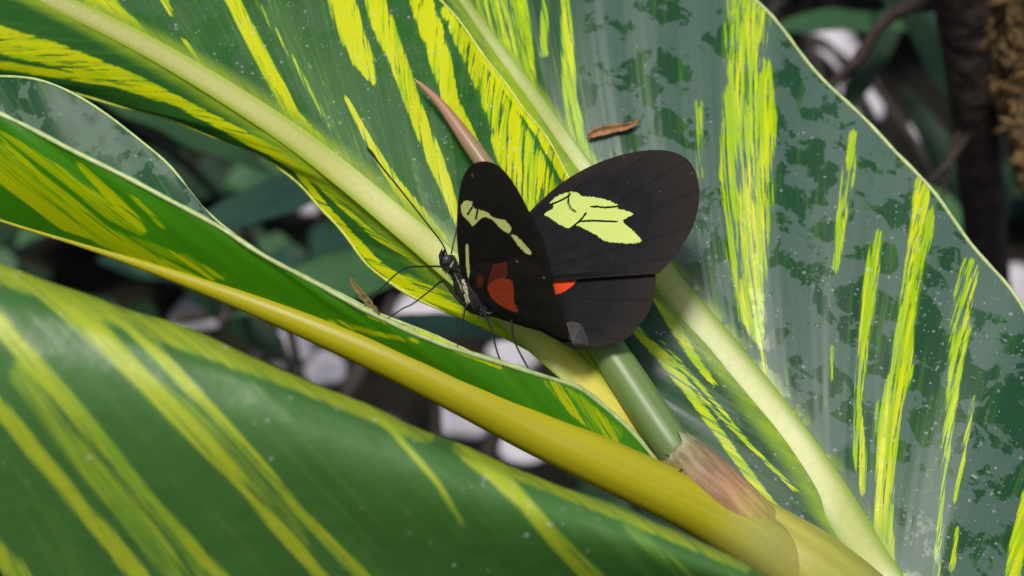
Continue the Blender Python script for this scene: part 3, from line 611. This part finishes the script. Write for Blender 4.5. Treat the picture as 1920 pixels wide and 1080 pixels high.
def water_mat():
    s = NT('water_drop'); return s.done(s.principled((.85, .88, .88), .12, None, .9, Alpha=.17))
M_WATER = water_mat()
a_ = np.linspace(0, math.pi / 2, 4)[:, None]; b_ = np.linspace(0, 2 * math.pi, 8, endpoint=False)[None]
DOME = np.stack([np.cos(a_) * np.cos(b_), np.cos(a_) * np.sin(b_), np.sin(a_) * .62 + 0 * b_], -1).reshape(-1, 3); DF = gridfaces(4, 8, closed=True)
def droplets(name, g, count, label, smin=.0014, smax=.0046, test=None, clump=.5):
    nu, nv = g.shape[:2]; du = np.gradient(g, axis=0); dv = np.gradient(g, axis=1); nn = np.cross(du, dv); nn /= np.linalg.norm(nn, axis=2)[..., None] + 1e-12
    nn = flip_to_view(nn); V, F, off = [], [], 0; tries = 0
    pj = TOPX(g.reshape(-1, 3)).reshape(nu, nv, 3)
    ok = (pj[..., 0] > -60) & (pj[..., 0] < 1980) & (pj[..., 1] > -60) & (pj[..., 1] < 1140)
    if test is not None: ok &= test(pj[..., 0], pj[..., 1])
    I, J = np.where(ok)
    area = (np.linalg.norm(du, axis=2) * np.linalg.norm(dv, axis=2))[I, J]; cdf = np.cumsum(area / area.sum())
    cen = [None] * 0
    while off < count * 32:
        k = min(np.searchsorted(cdf, random.random()), len(I) - 1); i, j = I[k], J[k]
        if cen and random.random() < clump:
            i0, j0 = random.choice(cen); i = int(np.clip(i0 + random.gauss(0, 7), 0, nu - 1)); j = int(np.clip(j0 + random.gauss(0, 4), 0, nv - 1))
            if not ok[i, j]: continue
        elif len(cen) < 60: cen.append((i, j))
        n_ = nn[i, j]; r_ = smin + (smax - smin) * random.random() ** 3
        p = g[i, j] + du[i, j] * random.uniform(-.5, .5) + dv[i, j] * random.uniform(-.5, .5) + n_ * .0003
        t1 = np.cross(n_, [.3, .5, .8]); t1 /= np.linalg.norm(t1); t2 = np.cross(n_, t1); st_ = random.uniform(.8, 1.35)
        V.append(p + r_ * (DOME[:, :1] * t1 * st_ + DOME[:, 1:2] * t2 + DOME[:, 2:] * n_)); F.append(DF + off); off += 32
    o = mesh_obj(name, np.concatenate(V), np.concatenate(F), M_WATER)
    return tag(o, label, 'droplets', kind='stuff')
droplets('water_droplets', gA, 700, 'tiny water droplets on the striped leaf behind the butterfly')
droplets('water_droplets', gB, 900, 'tiny water droplets on the misty dark leaf', test=lambda x, y: (x > 1080) & ((y > 380) | (np.random.default_rng(2).random(x.shape) < .25)))
droplets('water_droplets', hB, 450, 'fine water beads beside the pale midrib of the misty leaf')
droplets('water_droplets', hC, 160, 'fine water beads inside the folded leaf')
droplets('water_droplets', gD, 130, 'blurred water beads on the arching glossy leaf', .002, .005, clump=.3)

# ================================================================== BACKGROUND
def bgleaf_mat(name, c1, c2, rough=.5, transl=.15):
    s = NT(name); ob = s.obj(); n = s.noise(ob, 2.5, 4); v_ = s.noise(s.uv(40, 2), 1, 3)
    c = s.mix(s.rng(n, .35, .65), c1, c2); c = s.mix(s.rng(v_, .45, .7, 0, .4), c, tuple(x * 1.5 for x in c2))
    p = s.principled(c, rough, s.bump(v_, .4, .02), .2); t = s.n('ShaderNodeBsdfTranslucent'); s.l(c, t.inputs['Color'])
    mx = s.n('ShaderNodeMixShader'); mx.inputs[0].default_value = transl; s.l(p, mx.inputs[1]); s.l(t.outputs[0], mx.inputs[2]); return s.done(mx.outputs[0])
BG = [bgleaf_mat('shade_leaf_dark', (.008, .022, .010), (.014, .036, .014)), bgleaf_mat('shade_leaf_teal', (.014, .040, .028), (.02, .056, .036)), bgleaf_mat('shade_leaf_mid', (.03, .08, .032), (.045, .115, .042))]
def broad_leaf(name, p0, p1, width, mat, parent, sag=.12, up=Vector((0, 0, 1)), fold=.18, n=26, m=11):
    p0, p1 = np.array(p0), np.array(p1); ax = p1 - p0; L = np.linalg.norm(ax); t = np.linspace(0, 1, n)
    c = p0 + ax * t[:, None] + np.array(up) * (sag * L * 4 * t * (1 - t))[:, None]
    tg = np.gradient(c, axis=0); tg /= np.linalg.norm(tg, axis=1)[:, None]
    side = np.cross(tg, np.array(up)); side /= np.linalg.norm(side, axis=1)[:, None] + 1e-9; nn = np.cross(side, tg)
    prof = np.interp(t, [0, .06, .2, .45, .75, .93, 1], [.03, .06, .65, 1, .75, .25, .0]) * width
    s = np.linspace(-1, 1, m)
    wav = .06 * width * np.sin(t * 17 + random.uniform(0, 6))
    g = c[:, None] + side[:, None] * (prof[:, None] * s)[..., None] + nn[:, None] * ((fold * np.abs(s) ** 1.3)[None] * prof[:, None] + wav[:, None] * np.abs(s))[..., None]
    uv = np.stack(np.broadcast_arrays(s[None] * width, t[:, None] * L), -1).reshape(-1, 2)
    return mesh_obj(name, g, gridfaces(n, m), mat, parent, uv)
PALE_PATCHES = [(370, 602, 44, 26), (545, 652, 44, 30), (612, 700, 34, 26), (868, 790, 50, 34), (985, 840, 50, 28), (795, 588, 52, 26), (968, 668, 42, 26), (1565, 95, 42, 42), (1608, 185, 34, 62), (1728, 255, 22, 24), (1905, 545, 34, 40), (582, 396, 16, 12), (1905, 640, 20, 30)]  # rounded shapes standing for pale ground seen through gaps in the foliage
def ground_hit(px, py):
    p1 = np.array(P(px, py, 1.0)); o = np.array([0, 0, CAM_H]); d = p1 - o; return o + d * (CAM_H / -d[2])
M_PATCH = plain('pale_stone', (.50, .475, .51), .8, .25, 3, .3, .05, .5)
PATCH_LAB = ['pale stone by the thick brown stick, under the folded leaf', 'pale stone beside the short dark stick, above the arching leaf edge', 'pale stone touching the long dark stick above the arching leaf edge', 'large pale stone below the yellow midrib, between two dark sticks', 'pale stone in the narrow gap where yellow midrib meets arching leaf',
        'pale stone seen past the butterfly front legs under the striped leaf edge', 'pale stone seen between the butterfly hind legs', 'broad pale stone above the bare tree branch', 'tall pale stone below the bare tree branch along the leaf edge', 'small round pale stone beside the twig of the mossy trunk',
        'pale stone at the misty leaf edge beyond the mossy trunk', 'tiny pale stone in the gap beside the striped leaf margin', 'small pale stone below the mossy trunk, mostly behind the misty leaf']
for k, (x, y, rx, ry) in enumerate(PALE_PATCHES):
    c = ground_hit(x, y); d = TOPX(c)[2]; a = np.linspace(0, math.pi, 12)[:, None]; b = np.linspace(0, 2 * math.pi, 18, endpoint=False)[None]
    Rx, Ry = rx * 1.2 * d / FPX, ry * 1.2 * d / FPX / SP; ph = random.uniform(0, 6)
    wob = 1 + .10 * np.sin(3 * b + ph) * np.sin(a) + .06 * np.sin(5 * b + 2 * ph) * np.sin(a) + .05 * np.cos(4 * a + ph)
    e = np.stack([np.sin(a) * np.cos(b) * Rx * wob, np.sin(a) * np.sin(b) * Ry * wob, np.cos(a) * min(Rx, Ry) * .45 * wob], -1).reshape(-1, 3)
    o = mesh_obj('pale_stone', c + e + np.array([0, 0, min(Rx, Ry) * .25]), gridfaces(12, 18, closed=True), M_PATCH)
    tag(o, PATCH_LAB[k], 'stone', 'pale stones on the dark soil')
# fallen sticks
M_STICK = plain('stick_brown', (.045, .032, .024), .8, .4, 8)
for k, (pts, lab) in enumerate([([(330, 600, 10.5, 12), (440, 575, 10.7, 14), (560, 545, 10.9, 12), (700, 520, 11, 9)], 'thick brown stick lying beside a pale stone behind the folded leaf'),
                 ([(640, 760, 9.5, 16), (680, 690, 9.8, 17), (700, 640, 10.2, 14), (740, 560, 10.8, 10)], 'dark stick standing between pale stones below the butterfly'),
                 ([(470, 700, 9.8, 14), (500, 640, 10.2, 13), (540, 560, 10.8, 9)], 'short dark stick between two pale stones'),
                 ([(900, 900, 8.6, 16), (930, 810, 9.0, 15), (965, 740, 9.4, 10)], 'dark stick between the stones under the yellow midrib')]):
    tag(tube_px('fallen_stick', pts, M_STICK, None, 30, 10, .06), lab, 'stick')
# individually placed dark leaves of the plants behind
def bgplant(name, root_px, leaves, label, grp=None):
    c = ground_hit(*root_px); e = empty(name, c); tag(e, label, 'plant', grp)
    for (x0, y0, d0, x1, y1, d1, wpx, mi, sag) in leaves:
        p0, p1 = PX([x0, y0, d0]), PX([x1, y1, d1])
        broad_leaf('leaf', p0, p1, wpx * (d0 + d1) / 2 / FPX, BG[mi], e, sag)
        st = np.stack([c, (c * .5 + p0 * .5) + np.array([0, 0, .3]), p0]); cc_ = crom(st, 14); vv, f_, u_ = tube_geo(cc_, .03, 6); mesh_obj('stalk', vv, f_, M_STICK, e, u_)
    return e
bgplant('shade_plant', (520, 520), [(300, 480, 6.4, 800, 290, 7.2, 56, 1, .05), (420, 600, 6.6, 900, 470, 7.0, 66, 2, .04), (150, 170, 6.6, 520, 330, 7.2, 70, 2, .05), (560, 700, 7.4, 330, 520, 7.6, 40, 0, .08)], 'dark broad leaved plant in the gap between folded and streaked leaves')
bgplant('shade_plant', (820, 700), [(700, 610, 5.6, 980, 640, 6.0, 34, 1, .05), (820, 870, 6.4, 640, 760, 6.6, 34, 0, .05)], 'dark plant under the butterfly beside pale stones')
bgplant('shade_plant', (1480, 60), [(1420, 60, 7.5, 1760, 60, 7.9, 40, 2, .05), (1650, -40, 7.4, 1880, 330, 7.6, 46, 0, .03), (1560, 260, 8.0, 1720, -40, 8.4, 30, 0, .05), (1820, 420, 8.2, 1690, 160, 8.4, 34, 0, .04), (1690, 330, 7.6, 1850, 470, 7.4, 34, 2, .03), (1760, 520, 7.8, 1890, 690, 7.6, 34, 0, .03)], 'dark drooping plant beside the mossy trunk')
# low undergrowth plants on the soil
def clear_of_patches(p):
    q = TOPX(p)
    for x, y, rx, ry in PALE_PATCHES:
        if abs(q[0] - x) < rx + 45 and abs(q[1] - y) < ry + 42: return False
    return True
spots = 0; tries = 0
while spots < 60 and tries < 4000:
    tries += 1
    px_, py_ = random.uniform(-250, 2150), random.uniform(-350, 1150); c = ground_hit(px_, py_)
    lv = []
    for k in range(9):
        a = k * 2.4 + random.uniform(-.4, .4); L = random.uniform(.6, 1.5); h = random.uniform(.15, .9)
        p0 = c + np.array([math.cos(a) * .12, math.sin(a) * .12, .15 + h * .5]); p1 = c + np.array([math.cos(a) * L, math.sin(a) * L, h])
        if all(clear_of_patches(p0 + (p1 - p0) * t) for t in (0, .35, .7, 1)): lv.append((p0, p1))
    if len(lv) < 5: continue
    e = empty('undergrowth_plant', c); spots += 1
    tag(e, 'low dark green broad leaved plant growing on the shaded soil', 'plant', 'low plants on the shaded soil')
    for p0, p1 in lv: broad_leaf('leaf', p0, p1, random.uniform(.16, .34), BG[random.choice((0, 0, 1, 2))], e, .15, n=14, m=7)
# trunk with moss and twigs
M_BARK = plain('bark', (.062, .042, .034), .85, .6, 9, .3, .06, .8)
M_MOSS = plain('moss_ochre', (.22, .14, .06), .9, .75, 7, .2, .06, 1.0)
tb = ground_hit(1890, 760)
tree = empty('mossy_tree', tb); tag(tree, 'thin mossy brown tree trunk with bare side branch beyond the misty leaf', 'tree')
tbx = tuple(TOPX(tb)); 
tube_px('trunk', [(1770, -420, 5.0, 60), (1790, -120, 5.3, 56), (1815, 60, 5.6, 52), (1828, 220, 5.9, 42), (1840, 360, 6.3, 40), (1852, 500, 6.8, 38), (1866, 640, 7.6, 40), tbx + (46,)], M_BARK, tree, 120, 22, .035)
tube_px('branch', [(1800, -30, 5.55, 30), (1745, 0, 5.6, 20), (1690, 20, 5.65, 13), (1645, 55, 5.7, 11), (1610, 110, 5.75, 12), (1570, 150, 5.8, 8), (1520, 190, 5.9, 5)], M_BARK, tree, 50, 10, .06)
tube_px('branch', [(1822, 240, 5.9, 10), (1790, 290, 5.85, 7), (1760, 325, 5.8, 6), (1735, 345, 5.8, 3)], M_BARK, tree, 30, 8, .06)
tube_px('branch', [(1805, 230, 5.9, 8), (1780, 300, 5.85, 5), (1765, 380, 5.8, 3)], M_BARK, tree, 30, 8, .06)
mv_, mf_, off = [], [], 0
ico = [(0, 0, 1)] + [(math.cos(a) * .9, math.sin(a) * .9, .4) for a in np.linspace(0, 6.283, 5, endpoint=False)] + [(math.cos(a + .6) * .9, math.sin(a + .6) * .9, -.4) for a in np.linspace(0, 6.283, 5, endpoint=False)] + [(0, 0, -1)]
icf = [[0, i, i % 5 + 1] for i in range(1, 6)] + [[i, i + 5, i % 5 + 1] for i in range(1, 6)] + [[i + 5, i % 5 + 6, i % 5 + 1] for i in range(1, 6)] + [[i + 5, 11, i % 5 + 6] for i in range(1, 6)]
ico = np.array(ico)
mossline = crom(np.array([(1840, -160, 5.28, 30), (1860, -20, 5.45, 34), (1880, 80, 5.58, 34), (1895, 170, 5.68, 24), (1912, 250, 5.75, 12), (1925, 330, 5.8, 5)], float), 60)
for k in range(1600):
    m_ = mossline[random.randrange(60)]; p = PX([m_[0] + random.gauss(0, 1) * m_[3] * .62, m_[1] + random.gauss(0, 12), m_[2] + random.gauss(0, .03)])
    r_ = random.uniform(.008, .026); e3 = ico * np.array([random.uniform(.3, 1), random.uniform(.3, 1), random.uniform(1, 3.2)]) * (1 + .3 * rng.standard_normal((12, 1)))
    e3 = e3 @ np.array(Matrix.Rotation(random.gauss(0, .5), 3, 'Y') @ Matrix.Rotation(random.gauss(0, .5), 3, 'X')); mv_.append(p + e3 * r_); mf_ += [[a + off for a in t] for t in icf]; off += 12
tag(mesh_obj('moss', np.concatenate(mv_), mf_, M_MOSS, tree), 'shaggy ochre moss hanging on the trunk', kind='stuff')
